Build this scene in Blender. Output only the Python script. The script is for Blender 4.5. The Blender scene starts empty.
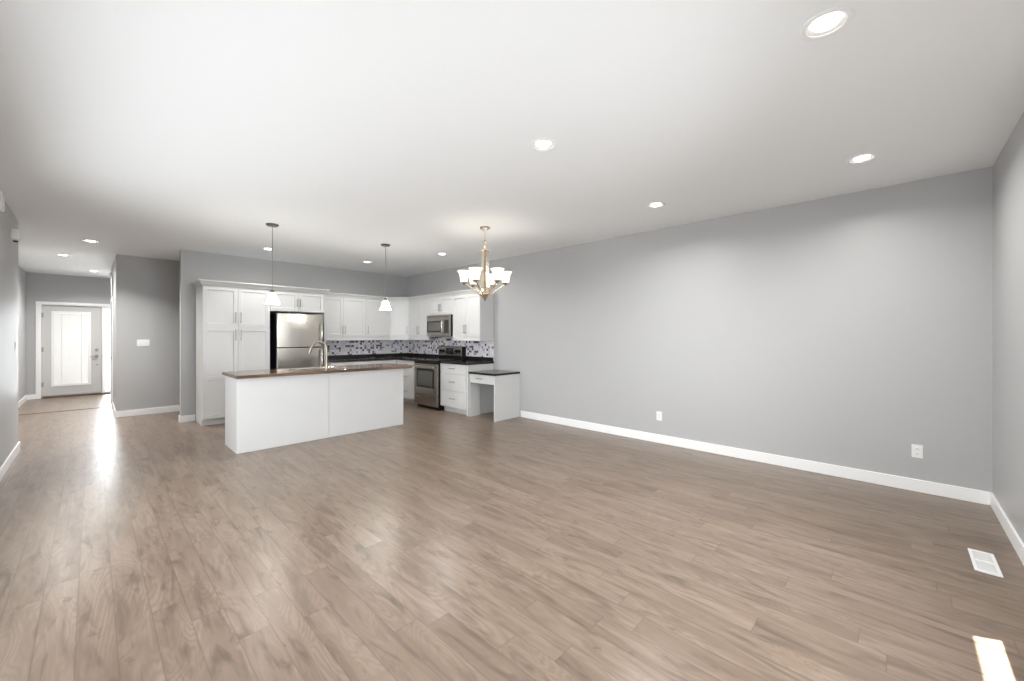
import bpy, bmesh, math, random
from mathutils import Vector, Matrix
random.seed(4)
R = math.radians
S = bpy.context.scene
COL = S.collection
PI = math.pi

# ------------------------------------------------------------------ camera, world, sun, exposure
F_PX, YAW, EYE = 402.0, math.atan(420 / 402), 1.37
cd = bpy.data.cameras.new('camera'); cam = bpy.data.objects.new('camera', cd); COL.objects.link(cam)
cd.sensor_fit = 'HORIZONTAL'; cd.sensor_width = 36; cd.lens = F_PX / 1024 * 36
cd.shift_y = -4.5 / 1024; cd.clip_start = 0.05
cam.location = (0, 0, EYE); cam.rotation_euler = (PI / 2, 0, -YAW)
S.camera = cam

w = bpy.data.worlds.new('world'); S.world = w; w.use_nodes = True
bg = w.node_tree.nodes['Background']
bg.inputs[1].default_value = 2.2
_t = w.node_tree; _g = _t.nodes.new('ShaderNodeNewGeometry'); _x = _t.nodes.new('ShaderNodeSeparateXYZ'); _r = _t.nodes.new('ShaderNodeValToRGB')
_tc = _t.nodes.new('ShaderNodeTexCoord'); _t.links.new(_tc.outputs['Generated'], _x.inputs[0])
_m = _t.nodes.new('ShaderNodeMath'); _m.operation = 'MULTIPLY_ADD'; _m.inputs[1].default_value = .5; _m.inputs[2].default_value = .5
_t.links.new(_x.outputs[2], _m.inputs[0]); _t.links.new(_m.outputs[0], _r.inputs[0]); _t.links.new(_r.outputs[0], bg.inputs[0])
_r.color_ramp.elements[0].position = .40; _r.color_ramp.elements[0].color = (.20, .20, .195, 1)      # ground far below
_r.color_ramp.elements[1].position = .50; _r.color_ramp.elements[1].color = (.92, .96, 1.0, 1)       # bright hazy sky
_t.nodes.remove(_g)

sd = bpy.data.lights.new('sun', 'SUN'); sun = bpy.data.objects.new('sun', sd); COL.objects.link(sun)
sd.energy = 48; sd.angle = R(0.5); sd.color = (1, .96, .9)
sun.rotation_euler = Vector((0.11, -0.22, 1.0)).to_track_quat('Z', 'Y').to_euler()
sun.location = (2, -3, 6)

def window_light(name, loc, rot, sx, sy, power, spread=120, color=(.92, .965, 1)):
    ld = bpy.data.lights.new(name, 'AREA'); ld.shape = 'RECTANGLE'; ld.size = sx; ld.size_y = sy
    ld.energy = power; ld.color = color; ld.spread = R(spread)
    o = bpy.data.objects.new(name, ld); COL.objects.link(o); o.location = loc; o.rotation_euler = rot
    return o
# daylight standing in the glazed openings (all behind or beside the camera, and the entry)
window_light('daylight_patio', (0.9, -0.80, 1.07), (R(80), 0, R(0)), 1.7, 2.0, 30, 160)
window_light('daylight_window', (2.47, -0.80, 1.55), (R(62), 0, R(14)), 1.0, 1.05, 36, 140)
window_light('added_side_fill', (-0.85, 3.15, 1.25), (R(84), 0, R(-90)), 4.3, 1.8, 78, 150)  # added fill lamp outside the unseen left-wall opening
window_light('daylight_entry', (0.32, 13.8, 1.05), (R(90), 0, PI), .26, 1.9, 28, 150)
window_light('daylight_door', (-0.32, 13.8, 1.1), (R(90), 0, PI), .5, 1.6, .95, 150)

S.view_settings.view_transform = 'Standard'; S.view_settings.look = 'None'
S.view_settings.exposure = 0.40; S.view_settings.gamma = 1; S.view_settings.use_curve_mapping = False
S.cycles.use_denoising = True; S.cycles.denoising_prefilter = 'ACCURATE'; S.cycles.denoising_quality = 'HIGH'
S.cycles.max_bounces = 10; S.cycles.diffuse_bounces = 6; S.cycles.glossy_bounces = 5
S.cycles.caustics_reflective = False; S.cycles.caustics_refractive = False
S.cycles.sample_clamp_indirect = 6

# ------------------------------------------------------------------ materials
class NT:
    def __init__(s, name):
        s.m = bpy.data.materials.new(name); s.m.use_nodes = True
        s.t = s.m.node_tree; s.b = s.t.nodes['Principled BSDF']; s.out = s.t.nodes['Material Output']
    def n(s, kind, **kw):
        nd = s.t.nodes.new(kind)
        for k, v in kw.items():
            if k.startswith('i_'):
                key = k[2:]
                nd.inputs[int(key) if key.isdigit() else key.replace('_', ' ')].default_value = v
            else: setattr(nd, k, v)
        return nd
    def l(s, a, b): s.t.links.new(a, b)
    def math(s, op, a, b=None, c=None):
        nd = s.t.nodes.new('ShaderNodeMath'); nd.operation = op
        for i, v in enumerate((a, b, c)):
            if v is None: continue
            if isinstance(v, (int, float)): nd.inputs[i].default_value = v
            else: s.l(v, nd.inputs[i])
        return nd.outputs[0]
    def ramp(s, fac, stops):
        nd = s.t.nodes.new('ShaderNodeValToRGB'); s.l(fac, nd.inputs[0])
        cr = nd.color_ramp
        while len(cr.elements) < len(stops): cr.elements.new(0.5)
        for e, (p, c) in zip(cr.elements, stops):
            e.position = p; e.color = (*c, 1) if len(c) == 3 else c
        return nd.outputs[0]
    def mix(s, fac, a, b, mode='MIX'):
        nd = s.t.nodes.new('ShaderNodeMix'); nd.data_type = 'RGBA'; nd.blend_type = mode
        for sock, v in ((nd.inputs[0], fac), (nd.inputs[6], a), (nd.inputs[7], b)):
            if isinstance(v, (int, float)): sock.default_value = v
            elif isinstance(v, tuple): sock.default_value = (*v, 1) if len(v) == 3 else v
            else: s.l(v, sock)
        return nd.outputs[2]

def plain(name, color, rough=.5, metal=0., bump=0., bscale=200., tint=0.02, spec=.5, coat=0.):
    k = NT(name); b = k.b
    b.inputs['Roughness'].default_value = rough; b.inputs['Metallic'].default_value = metal
    b.inputs['Specular IOR Level'].default_value = spec; b.inputs['Coat Weight'].default_value = coat
    tc = k.n('ShaderNodeTexCoord')
    nz = k.n('ShaderNodeTexNoise', i_Scale=bscale if bump else 3.0, i_Detail=3.0); k.l(tc.outputs['Object'], nz.inputs['Vector'])
    c1 = tuple(c * (1 - tint) for c in color); c2 = tuple(min(1, c * (1 + tint)) for c in color)
    k.l(k.mix(nz.outputs['Fac'], c1, c2), b.inputs['Base Color'])
    if bump:
        bp = k.n('ShaderNodeBump', i_Strength=bump, i_Distance=.002); k.l(nz.outputs['Fac'], bp.inputs['Height']); k.l(bp.outputs[0], b.inputs['Normal'])
    return k.m

def brushed(name, color, rough=.3, sc=(2, 2, 300), aniso=.5):
    k = NT(name); b = k.b; b.inputs['Metallic'].default_value = 1; b.inputs['Base Color'].default_value = (*color, 1)
    tc = k.n('ShaderNodeTexCoord'); mp = k.n('ShaderNodeMapping'); mp.inputs['Scale'].default_value = sc
    k.l(tc.outputs['Object'], mp.inputs[0]); nz = k.n('ShaderNodeTexNoise', i_Scale=1.0, i_Detail=2.0); k.l(mp.outputs[0], nz.inputs['Vector'])
    k.l(k.math('MULTIPLY_ADD', nz.outputs['Fac'], .12, rough - .06), b.inputs['Roughness'])
    b.inputs['Anisotropic'].default_value = aniso
    return k.m

def emit(name, color, strength, base=(.9, .9, .9)):
    k = NT(name); k.b.inputs['Base Color'].default_value = (*base, 1); k.b.inputs['Roughness'].default_value = .4
    k.b.inputs['Emission Color'].default_value = (*color, 1); k.b.inputs['Emission Strength'].default_value = strength
    return k.m

def glass_mat(name, tint=(1, 1, 1)):
    k = NT(name); k.t.nodes.remove(k.b)
    tr = k.n('ShaderNodeBsdfTransparent'); tr.inputs[0].default_value = (*tint, 1)
    gl = k.n('ShaderNodeBsdfGlossy'); gl.inputs['Roughness'].default_value = .02
    lw = k.n('ShaderNodeLayerWeight'); fr = k.n('ShaderNodeMath', operation='MULTIPLY_ADD'); pw = k.n('ShaderNodeMath', operation='POWER'); k.l(lw.outputs['Facing'], pw.inputs[0]); pw.inputs[1].default_value = 5; k.l(pw.outputs[0], fr.inputs[0]); fr.inputs[1].default_value = .5; fr.inputs[2].default_value = .03
    mx = k.n('ShaderNodeMixShader'); k.l(fr.outputs[0], mx.inputs[0]); k.l(tr.outputs[0], mx.inputs[1]); k.l(gl.outputs[0], mx.inputs[2])
    k.l(mx.outputs[0], k.out.inputs[0]); return k.m

def floor_mat(name='oak_laminate_planks', tones=((.142, .099, .070), (.192, .140, .103), (.244, .187, .144))):
    k = NT(name); b = k.b
    tc = k.n('ShaderNodeTexCoord'); sx = k.n('ShaderNodeSeparateXYZ'); k.l(tc.outputs['Object'], sx.inputs[0])
    X, Y = sx.outputs[0], sx.outputs[1]
    W, L = 0.127, 1.22
    xs = k.math('DIVIDE', k.math('ADD', X, 20 * W + .05), W); row = k.math('FLOOR', xs); fx = k.math('FRACT', xs)
    wn = k.n('ShaderNodeTexWhiteNoise', noise_dimensions='1D'); k.l(row, wn.inputs['W'])
    ys = k.math('ADD', k.math('DIVIDE', k.math('ADD', Y, 10), L), k.math('MULTIPLY', wn.outputs['Value'], 7.3))
    colm = k.math('FLOOR', ys); fy = k.math('FRACT', ys)
    cb = k.n('ShaderNodeCombineXYZ'); k.l(row, cb.inputs[0]); k.l(colm, cb.inputs[1])
    w2 = k.n('ShaderNodeTexWhiteNoise', noise_dimensions='2D'); k.l(cb.outputs[0], w2.inputs['Vector'])
    sc2 = k.n('ShaderNodeSeparateColor'); k.l(w2.outputs['Color'], sc2.inputs[0])
    # plank-local coordinates, shifted for every plank
    vx = k.math('ADD', X, k.math('MULTIPLY', sc2.outputs[0], 37.0)); vy = k.math('ADD', Y, k.math('MULTIPLY', sc2.outputs[1], 53.0))
    v = k.n('ShaderNodeCombineXYZ'); k.l(vx, v.inputs[0]); k.l(vy, v.inputs[1])
    def noise(scale, detail, dist, rough=.55):
        mp = k.n('ShaderNodeMapping'); mp.inputs['Scale'].default_value = scale; k.l(v.outputs[0], mp.inputs[0])
        nz = k.n('ShaderNodeTexNoise', i_Scale=1.0, i_Detail=detail, i_Distortion=dist, i_Roughness=rough); k.l(mp.outputs[0], nz.inputs['Vector'])
        return nz.outputs['Fac']
    broad = noise((5.5, 1.15, 1), 2.0, .9, .4)
    fine = noise((75, 4, 1), 2.0, .5, .5)
    patch = noise((8, 1.3, 1), 3.0, .6)
    # cathedral rings = contour lines of a smooth field
    rings = k.math('ABSOLUTE', k.math('SINE', k.math('MULTIPLY', broad, 62.0)))
    rings = k.math('POWER', rings, 1.6)
    base = k.ramp(k.math('ADD', k.math('MULTIPLY', sc2.outputs[2], .28), k.math('MULTIPLY_ADD', patch, .8, -.05)), [(.1, tones[0]), (.5, tones[1]), (.95, tones[2])])
    c = k.mix(k.math('MULTIPLY', k.math('MULTIPLY', rings, k.ramp(patch, [(.38, (0, 0, 0)), (.6, (1, 1, 1))])), .32), base, tuple(t * 1.35 for t in tones[2]))
    c = k.mix(k.math('MULTIPLY', k.ramp(fine, [(.38, (1, 1, 1)), (.62, (0, 0, 0))]), .10), c, tuple(t * .62 for t in tones[0]))
    smoky = k.ramp(noise((14, 2.2, 1), 2.5, 1.4, .55), [(.50, (0, 0, 0)), (.74, (1, 1, 1))])
    c = k.mix(k.math('MULTIPLY', smoky, .68), c, tuple(t * .5 for t in tones[0]))
    # knots
    mp = k.n('ShaderNodeMapping'); mp.inputs['Scale'].default_value = (6.0, 2.4, 1); k.l(v.outputs[0], mp.inputs[0])
    nz = k.n('ShaderNodeTexNoise', i_Scale=9.0, i_Detail=2.0); k.l(mp.outputs[0], nz.inputs['Vector'])
    add = k.n('ShaderNodeVectorMath', operation='MULTIPLY_ADD'); add.inputs[1].default_value = (.5, .3, 0); k.l(nz.outputs['Color'], add.inputs[0]); k.l(mp.outputs[0], add.inputs[2])
    vo = k.n('ShaderNodeTexVoronoi', i_Scale=1.0, voronoi_dimensions='2D'); k.l(add.outputs[0], vo.inputs['Vector'])
    pick = k.n('ShaderNodeSeparateColor'); k.l(vo.outputs['Color'], pick.inputs[0])
    kn = k.ramp(k.math('DIVIDE', vo.outputs['Distance'], k.math('MULTIPLY_ADD', pick.outputs[1], 1.0, .25)), [(.0, (1, 1, 1)), (.13, (0, 0, 0))])
    kn = k.math('MULTIPLY', kn, k.math('GREATER_THAN', pick.outputs[0], .5))
    c = k.mix(k.math('MULTIPLY', kn, .72), c, (.085, .055, .038))
    # joints
    ex = k.math('MULTIPLY', k.math('MINIMUM', fx, k.math('SUBTRACT', 1, fx)), W)
    ey = k.math('MULTIPLY', k.math('MINIMUM', fy, k.math('SUBTRACT', 1, fy)), L)
    e = k.math('MINIMUM', ex, ey)
    gap = k.ramp(e, [(.0004, (1, 1, 1)), (.0014, (0, 0, 0))])
    c = k.mix(k.math('MULTIPLY', gap, .5), c, (.07, .05, .038))
    k.l(c, b.inputs['Base Color'])
    b.inputs['Roughness'].default_value = .285
    b.inputs['Specular IOR Level'].default_value = .5
    return k.m

def mosaic_mat(name='glass_mosaic_tile'):
    k = NT(name); b = k.b
    tc = k.n('ShaderNodeTexCoord'); sx = k.n('ShaderNodeSeparateXYZ'); k.l(tc.outputs['Object'], sx.inputs[0])
    T = .045
    u = k.math('DIVIDE', sx.outputs[0], T); v = k.math('DIVIDE', sx.outputs[2], T)
    fu, fv = k.math('FRACT', u), k.math('FRACT', v)
    cb = k.n('ShaderNodeCombineXYZ'); k.l(k.math('FLOOR', u), cb.inputs[0]); k.l(k.math('FLOOR', v), cb.inputs[1])
    wn = k.n('ShaderNodeTexWhiteNoise', noise_dimensions='2D'); k.l(cb.outputs[0], wn.inputs['Vector'])
    c = k.ramp(wn.outputs['Value'], [(0, (.76, .73, .77)), (.36, (.84, .81, .80)), (.60, (.64, .62, .78)), (.76, (.33, .28, .33)), (.87, (.06, .045, .055))])
    for nd in k.t.nodes:
        if nd.type == 'VALTORGB': nd.color_ramp.interpolation = 'CONSTANT'
    e = k.math('MINIMUM', k.math('MINIMUM', fu, k.math('SUBTRACT', 1, fu)), k.math('MINIMUM', fv, k.math('SUBTRACT', 1, fv)))
    g = k.math('LESS_THAN', e, .055)
    k.l(k.mix(g, c, (.62, .61, .6)), b.inputs['Base Color'])
    k.l(k.math('MULTIPLY_ADD', g, .5, .12), b.inputs['Roughness'])
    bp = k.n('ShaderNodeBump', i_Strength=.4, i_Distance=.001); k.l(k.math('SUBTRACT', 1, g), bp.inputs['Height']); k.l(bp.outputs[0], b.inputs['Normal'])
    return k.m

def granite_mat(name, base, fleck, rough=.12, streak=None, sc=260):
    k = NT(name); b = k.b; tc = k.n('ShaderNodeTexCoord')
    vo = k.n('ShaderNodeTexNoise', i_Scale=float(sc), i_Detail=3.0); k.l(tc.outputs['Object'], vo.inputs['Vector'])
    c = k.mix(k.ramp(vo.outputs['Fac'], [(.58, (0, 0, 0)), (.7, (1, 1, 1))]), base, fleck)
    if streak:
        mp = k.n('ShaderNodeMapping'); mp.inputs['Scale'].default_value = (1.2, 14, 14); k.l(tc.outputs['Object'], mp.inputs[0])
        nz = k.n('ShaderNodeTexNoise', i_Scale=1.5, i_Detail=6.0, i_Distortion=.6); k.l(mp.outputs[0], nz.inputs['Vector'])
        c = k.mix(k.ramp(nz.outputs['Fac'], [(.42, (0, 0, 0)), (.62, (1, 1, 1))]), c, streak)
    k.l(c, b.inputs['Base Color']); b.inputs['Roughness'].default_value = rough
    return k.m

M = dict(
    wall=plain('grey_wall_paint', (.43, .43, .429), .42, bump=.08, bscale=350),
    ceiling=plain('white_ceiling_paint', (.865, .885, .895), .9, bump=.25, bscale=160, tint=.01),
    white=plain('white_trim_paint', (.86, .86, .855), .35),
    cab=plain('white_cabinet_lacquer', (.60, .60, .592), .35),
    seam=plain('dark_grey_matte', (.22, .215, .21), .6),  # even dark grey for lamp baffles, burner rings and vent damper
    floor=floor_mat(),
    doorpaint=plain('pale_grey_door_paint', (.56, .555, .545), .4),
    glass=glass_mat('clear_glass'),
    blind=None,
    nickel=brushed('brushed_nickel', (.36, .325, .28), .3),
    steel=brushed('brushed_stainless', (.50, .475, .43), .2, (60, 60, 1)),
    dsteel=brushed('warm_stainless', (.36, .33, .30), .3, (2, 2, 300)),
    champagne=brushed('satin_champagne_metal', (.80, .70, .56), .25),
    faucet=brushed('warm_brushed_faucet_metal', (.26, .22, .175), .3),
    bronze=brushed('dark_nickel', (.22, .20, .18), .35),
    black=plain('black_enamel', (.006, .006, .006), .45, spec=.25),
    blackglass=plain('black_glass', (.015, .014, .014), .06),
    ovenglass=plain('smoked_oven_glass', (.10, .10, .085), .08),
    rubber=plain('dark_rubber', (.02, .02, .02), .7),
    counter=granite_mat('black_speckled_counter', (.016, .013, .011), (.035, .028, .022), .13),
    island=granite_mat('brown_streaked_counter', (.085, .05, .032), (.13, .085, .055), .14, (.20, .13, .085)),
    mosaic=mosaic_mat(),
    plastic=plain('white_plastic', (.80, .80, .79), .35),
    wood=plain('brown_threshold', (.16, .11, .075), .4),
    lens=emit('downlight_lens', (1, .98, .95), 8),
    shade=emit('lit_frosted_glass', (1, .96, .89), 48),
    cshade=emit('lit_warm_alabaster_glass', (1, .88, .70), .62),
    bulb=emit('lamp_bulb', (1, .9, .76), 14),
    dirt=plain('pale_ground', (.4, .4, .38), .9),
)
k = NT('translucent_blind'); k.t.nodes.remove(k.b)
df = k.n('ShaderNodeBsdfDiffuse'); df.inputs[0].default_value = (.9, .9, .88, 1); tl = k.n('ShaderNodeBsdfTranslucent'); tl.inputs[0].default_value = (.92, .90, .88, 1)
mx = k.n('ShaderNodeMixShader'); mx.inputs[0].default_value = .30; k.l(df.outputs[0], mx.inputs[1]); k.l(tl.outputs[0], mx.inputs[2]); k.l(mx.outputs[0], k.out.inputs[0])
M['blind'] = k.m

# ------------------------------------------------------------------ mesh helpers
def BM(): return bmesh.new()
def box(bm, x0, x1, y0, y1, z0, z1, bev=0):
    vs = [bm.verts.new((x, y, z)) for x in (x0, x1) for y in (y0, y1) for z in (z0, z1)]
    f = [(0, 1, 3, 2), (4, 6, 7, 5), (0, 4, 5, 1), (2, 3, 7, 6), (0, 2, 6, 4), (1, 5, 7, 3)]
    fs = [bm.faces.new([vs[i] for i in q]) for q in f]
    if bev:
        es = list({e for q in fs for e in q.edges})
        bmesh.ops.bevel(bm, geom=es, offset=bev, segments=2, affect='EDGES')
    return bm
def prism(bm, poly, z0, z1):            # poly: xy outline, counter-clockwise
    a = [bm.verts.new((x, y, z0)) for x, y in poly]; b = [bm.verts.new((x, y, z1)) for x, y in poly]
    n = len(poly); bm.faces.new(a[::-1]); bm.faces.new(b)
    for i in range(n): bm.faces.new((a[i], a[(i + 1) % n], b[(i + 1) % n], b[i]))
    return bm
def lathe(bm, prof, c=(0, 0, 0), seg=32, axis='Z', flip=False):   # prof: (r, h)
    rows = []
    for r, h in prof:
        row = []
        for i in range(seg if r > 1e-5 else 1):
            t = 2 * PI * i / seg; p = (r * math.cos(t), r * math.sin(t), h)
            if axis == 'Y': p = (p[0], p[2], p[1])
            elif axis == 'X': p = (p[2], p[0], p[1])
            row.append(bm.verts.new((p[0] + c[0], p[1] + c[1], p[2] + c[2])))
        rows.append(row)
    for a, b in zip(rows, rows[1:]):
        if len(a) == 1 and len(b) == 1: continue
        for i in range(seg):
            j = (i + 1) % seg
            if len(a) == 1: bm.faces.new((a[0], b[i], b[j]))
            elif len(b) == 1: bm.faces.new((a[i], a[j], b[0]))
            else: bm.faces.new((a[i], a[j], b[j], b[i]))
    return bm
def cyl(bm, r, h0, h1, c=(0, 0, 0), axis='Z', seg=20):
    return lathe(bm, [(0, h0), (r, h0), (r, h1), (0, h1)], c, seg, axis)
def tube(bm, pts, rad, seg=12):
    pts = [Vector(p) for p in pts]; rads = rad if isinstance(rad, (list, tuple)) else [rad] * len(pts)
    up = None; rings = []
    for i, p in enumerate(pts):
        d = (pts[min(i + 1, len(pts) - 1)] - pts[max(i - 1, 0)]).normalized()
        if up is None: up = Vector((0, 0, 1)) if abs(d.z) < .9 else Vector((1, 0, 0))
        s_ = d.cross(up).normalized(); up = s_.cross(d).normalized()
        rings.append([bm.verts.new(p + (s_ * math.cos(2 * PI * j / seg) + up * math.sin(2 * PI * j / seg)) * rads[i]) for j in range(seg)])
    for a, b in zip(rings, rings[1:]):
        for j in range(seg): bm.faces.new((a[j], a[(j + 1) % seg], b[(j + 1) % seg], b[j]))
    bm.faces.new(rings[0][::-1]); bm.faces.new(rings[-1]); return bm
def sweep(bm, path, prof):              # profile (out, z) swept along an xy path with mitred corners; out = right-hand side
    n = len(path); rows = []
    for i, p in enumerate(path):
        p = Vector(p)
        ds = []
        if i > 0: ds.append((p - Vector(path[i - 1])).normalized())
        if i < n - 1: ds.append((Vector(path[i + 1]) - p).normalized())
        ns = [Vector((d.y, -d.x)) for d in ds]
        m = sum(ns, Vector((0, 0))).normalized(); k_ = 1 / m.dot(ns[0])
        rows.append([bm.verts.new((p.x + m.x * o * k_, p.y + m.y * o * k_, z)) for o, z in prof])
    q = len(prof)
    for a, b in zip(rows, rows[1:]):
        for j in range(q): bm.faces.new((a[j], a[(j + 1) % q], b[(j + 1) % q], b[j]))
    bm.faces.new(rows[0]); bm.faces.new(rows[-1][::-1]); return bm

def obj(name, bm, mat, parent=None, smooth=False, bevel=0, loc=None, world=False):
    bmesh.ops.recalc_face_normals(bm, faces=bm.faces)
    if world and parent is not None:
        r = parent
        mw = Matrix.Identity(4)
        while r is not None:
            mw = (Matrix.Translation(r.location) @ r.rotation_euler.to_matrix().to_4x4()) @ mw; r = r.parent
        bmesh.ops.transform(bm, matrix=mw.inverted(), verts=bm.verts)
    me = bpy.data.meshes.new(name); bm.to_mesh(me); bm.free(); me.materials.append(M[mat] if isinstance(mat, str) else mat)
    o = bpy.data.objects.new(name, me); COL.objects.link(o)
    if parent: o.parent = parent
    if loc: o.location = loc
    if smooth:
        for p in me.polygons: p.use_smooth = True
        me.set_sharp_from_angle(angle=R(35))
    if bevel:
        b = o.modifiers.new('bevel', 'BEVEL'); b.width = bevel; b.segments = 2; b.limit_method = 'ANGLE'; b.angle_limit = R(40)
    return o
def thing(name, label, cat, loc=(0, 0, 0), rz=0, group=None):
    o = bpy.data.objects.new(name, None); COL.objects.link(o); o.empty_display_size = .1
    o.location = loc; o.rotation_euler = (0, 0, rz); o['label'] = label; o['category'] = cat
    if group: o['group'] = group
    return o
def tag(o, label, cat, group=None):
    o['label'] = label; o['category'] = cat
    if group: o['group'] = group
    return o
def struct(o, label, cat):
    o['kind'] = 'structure'; o['label'] = label; o['category'] = cat; return o
def dup(root, loc, rz, label, group=None):
    def cp(o, par):
        c = o.copy(); COL.objects.link(c); c.parent = par
        for ch in list(o.children): cp(ch, c)
        return c
    kids = list(root.children)
    r = root.copy(); COL.objects.link(r); r.location = loc; r.rotation_euler = (0, 0, rz); r['label'] = label
    if group: r['group'] = group
    for ch in kids: cp(ch, r)
    return r

# ------------------------------------------------------------------ room shell
H = 2.74; T = .15
XR, YB, XL, YK = 5.03, -.56, -.61, 8.17            # right wall, near wall, left wall, kitchen wall
XH, YE, XG, YG = -.98, 13.5, .28, 9.45             # hall left wall, entry wall, hall right wall, grey passage wall
DOWN = [(2.229, .224), (2.239, 1.831), (4.109, .194), (4.078, 1.819), (4.043, 5.489), (3.52, 7.085), (1.916, 7.153),
        (-.015, 8.40), (-.339, 10.19), (.029, 12.22)]

fl = obj('floor', box(BM(), -1.3, 5.2, -.75, 13.66, -.12, 0), 'floor'); struct(fl, 'light oak laminate plank floor running towards the entry', 'floor')
# ceiling with the round openings of its recessed lamps
slab = obj('ceiling', box(BM(), -1.3, 5.2, -.75, 13.66, H, H + .15), 'ceiling')
cut = BM()
for x, y in DOWN: cyl(cut, .078, H - .02, H + .09, (x, y, 0), seg=40)
cutter = obj('cutter', cut, 'ceiling')
bo = slab.modifiers.new('holes', 'BOOLEAN'); bo.object = cutter; bo.operation = 'DIFFERENCE'; bo.solver = 'EXACT'
dg = bpy.context.evaluated_depsgraph_get()
me = bpy.data.meshes.new_from_object(slab.evaluated_get(dg)); slab.modifiers.clear(); slab.data = me
bpy.data.objects.remove(cutter, do_unlink=True)
struct(slab, 'smooth white ceiling with recessed lamps', 'ceiling')

def wall(name, label, *boxes):
    bm = BM()
    for b in boxes: box(bm, *b)
    return struct(obj(name, bm, 'wall'), label, 'wall')
wall('wall_right', 'long plain grey wall on the right', (XR, XR + T, YB - T, YK + T, 0, H))
# near wall: patio door X 0.05..1.75, window X 1.90..3.04 (sill 1.0)
wall('wall_near', 'grey wall at the right edge, with the windows beside the camera',
     (XL - T, .05, YB - T, YB, 0, H), (.05, 1.75, YB - T, YB, 2.08, H), (1.75, 1.90, YB - T, YB, 0, H),
     (1.90, 3.04, YB - T, YB, 0, 1.0), (1.90, 3.04, YB - T, YB, 2.1, H), (3.04, XR, YB - T, YB, 0, H))
# left wall: unseen window added for more light, Y 1.0..4.2 (sill .65)
wall('wall_left', 'grey wall along the left edge of the room',
     (XL - T, XL, YB, .9, 0, H), (XL - T, XL, .9, 5.4, 0, .3), (XL - T, XL, .9, 5.4, 2.25, H), (XL - T, XL, 5.4, 7.60, 0, H),
     (XH, XL - T, 7.45, 7.60, 0, H))
wall('wall_hall_left', 'narrow grey wall on the left of the entry hall', (XH - T, XH, 7.45, YE + T, 0, H))
wall('wall_entry', 'darker grey wall around the front door',
     (XH, -.80, YE, YE + T, 0, H), (-.80, .49, YE, YE + T, 2.10, H), (.49, 1.1, YE, YE + T, 0, H))
wall('wall_hall_right', 'grey wall on the right of the hall, its corner towards the room',
     (XG, XG + .12, YG, 10.95, 0, H), (XG, XG + .12, 10.95, 11.80, 2.06, H), (XG, XG + .12, 11.80, 12.1, 0, H))
wall('wall_foyer', 'grey return walls of the foyer beside the front door', (.95, 1.1, 12.1, YE, 0, H), (XG + .12, 1.1, 11.98, 12.1, 0, H))
wall('wall_passage', 'grey wall with the light switches between hall and kitchen', (XG + .12, 3.0, YG, YG + .12, 0, H))
wall('wall_passage_end', 'grey end wall of the side passage', (3.0, 3.12, YK + .12, YG + .12, 0, H))
wall('wall_kitchen', 'grey wall behind the pantry, fridge and back cabinets', (.97, XR, YK, YK + .12, 0, H))

def baseboard(name, label, x0, x1, y0, y1, front):
    bm = BM(); box(bm, x0, x1, y0, y1, 0, .108)
    o = obj(name, bm, 'white', bevel=.004); return struct(o, label, 'baseboard')
baseboard('baseboard_right', 'white baseboard along the long right wall', XR - .015, XR, YB + .015, 4.60, 0)
baseboard('baseboard_near', 'white baseboard at the right edge of the photo', 1.83, XR, YB, YB + .015, 0)
baseboard('baseboard_left', 'white baseboard along the left wall', XL, XL + .015, YB + .015, 7.60, 0)
baseboard('baseboard_hall_left', 'white baseboard on the left of the hall', XH, XH + .015, 7.60, YE, 0)
baseboard('baseboard_entry', 'short white baseboard left of the front door', XH + .015, -.845, YE - .015, YE, 0)
baseboard('baseboard_passage', 'white baseboard below the light switches', XG - .015, 3.0, YG - .015, YG, 0)
baseboard('baseboard_hall_right', 'white baseboard on the hall corner', XG - .015, XG, YG, 10.88, 0)
baseboard('baseboard_kitchen', 'short white baseboard beside the pantry cabinet', .955, 1.150, YK - .015, YK, 0)
baseboard('baseboard_kitchen_end', 'white baseboard on the kitchen wall end', .955, .97, YK, YK + .12, 0)
struct(obj('trim_1', box(BM(), XH + .016, XG - .0, 10.96, 11.005, 0, .006), 'wood'), 'thin dark transition strip across the hall floor', 'trim')

# ------------------------------------------------------------------ windows and patio door beside the camera
def glazed(name, label, cat, axis, a0, a1, z0, z1, c0, c1, mull=1, fr=.06, sill=False):
    root = thing(name, label, cat, ((a0 + a1) / 2, (c0 + c1) / 2, z0) if axis == 'Y' else ((c0 + c1) / 2, (a0 + a1) / 2, z0)); root['kind'] = 'structure'
    def bx(bm, p0, p1, q0, q1, z_0, z_1):
        return box(bm, p0, p1, q0, q1, z_0, z_1) if axis == 'Y' else box(bm, q0, q1, p0, p1, z_0, z_1)
    bm = BM(); m0, m1 = c0, c0 + .05
    bx(bm, a0, a1, m0, m1, z0, z0 + fr); bx(bm, a0, a1, m0, m1, z1 - fr, z1)
    bx(bm, a0, a0 + fr, m0, m1, z0 + fr, z1 - fr); bx(bm, a1 - fr, a1, m0, m1, z0 + fr, z1 - fr)
    for i in range(mull):
        p = a0 + (a1 - a0) * (i + 1) / (mull + 1); bx(bm, p - fr / 2, p + fr / 2, m0, m1, z0 + fr, z1 - fr)
    obj('window_frame', bm, 'white', root, world=True)
    obj('window_glass', bx(BM(), a0 + fr, a1 - fr, c0 + .02, c0 + .026, z0 + fr, z1 - fr), 'glass', root, world=True)
    return root
glazed('door_3', 'white sliding patio door beside the camera', 'door', 'Y', .05, 1.75, 0, 2.08, YB - T, YB)
glazed('window_1', 'window in the near wall beside the patio door', 'window', 'Y', 1.90, 3.04, 1.0, 2.1, YB - T, YB, mull=0, fr=.03)
glazed('added_side_window', 'wide unseen window added in the left wall for more light', 'window', 'X', .9, 5.4, .3, 2.25, XL - T, XL, mull=3)  # added opening, out of view, to let more light in
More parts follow.
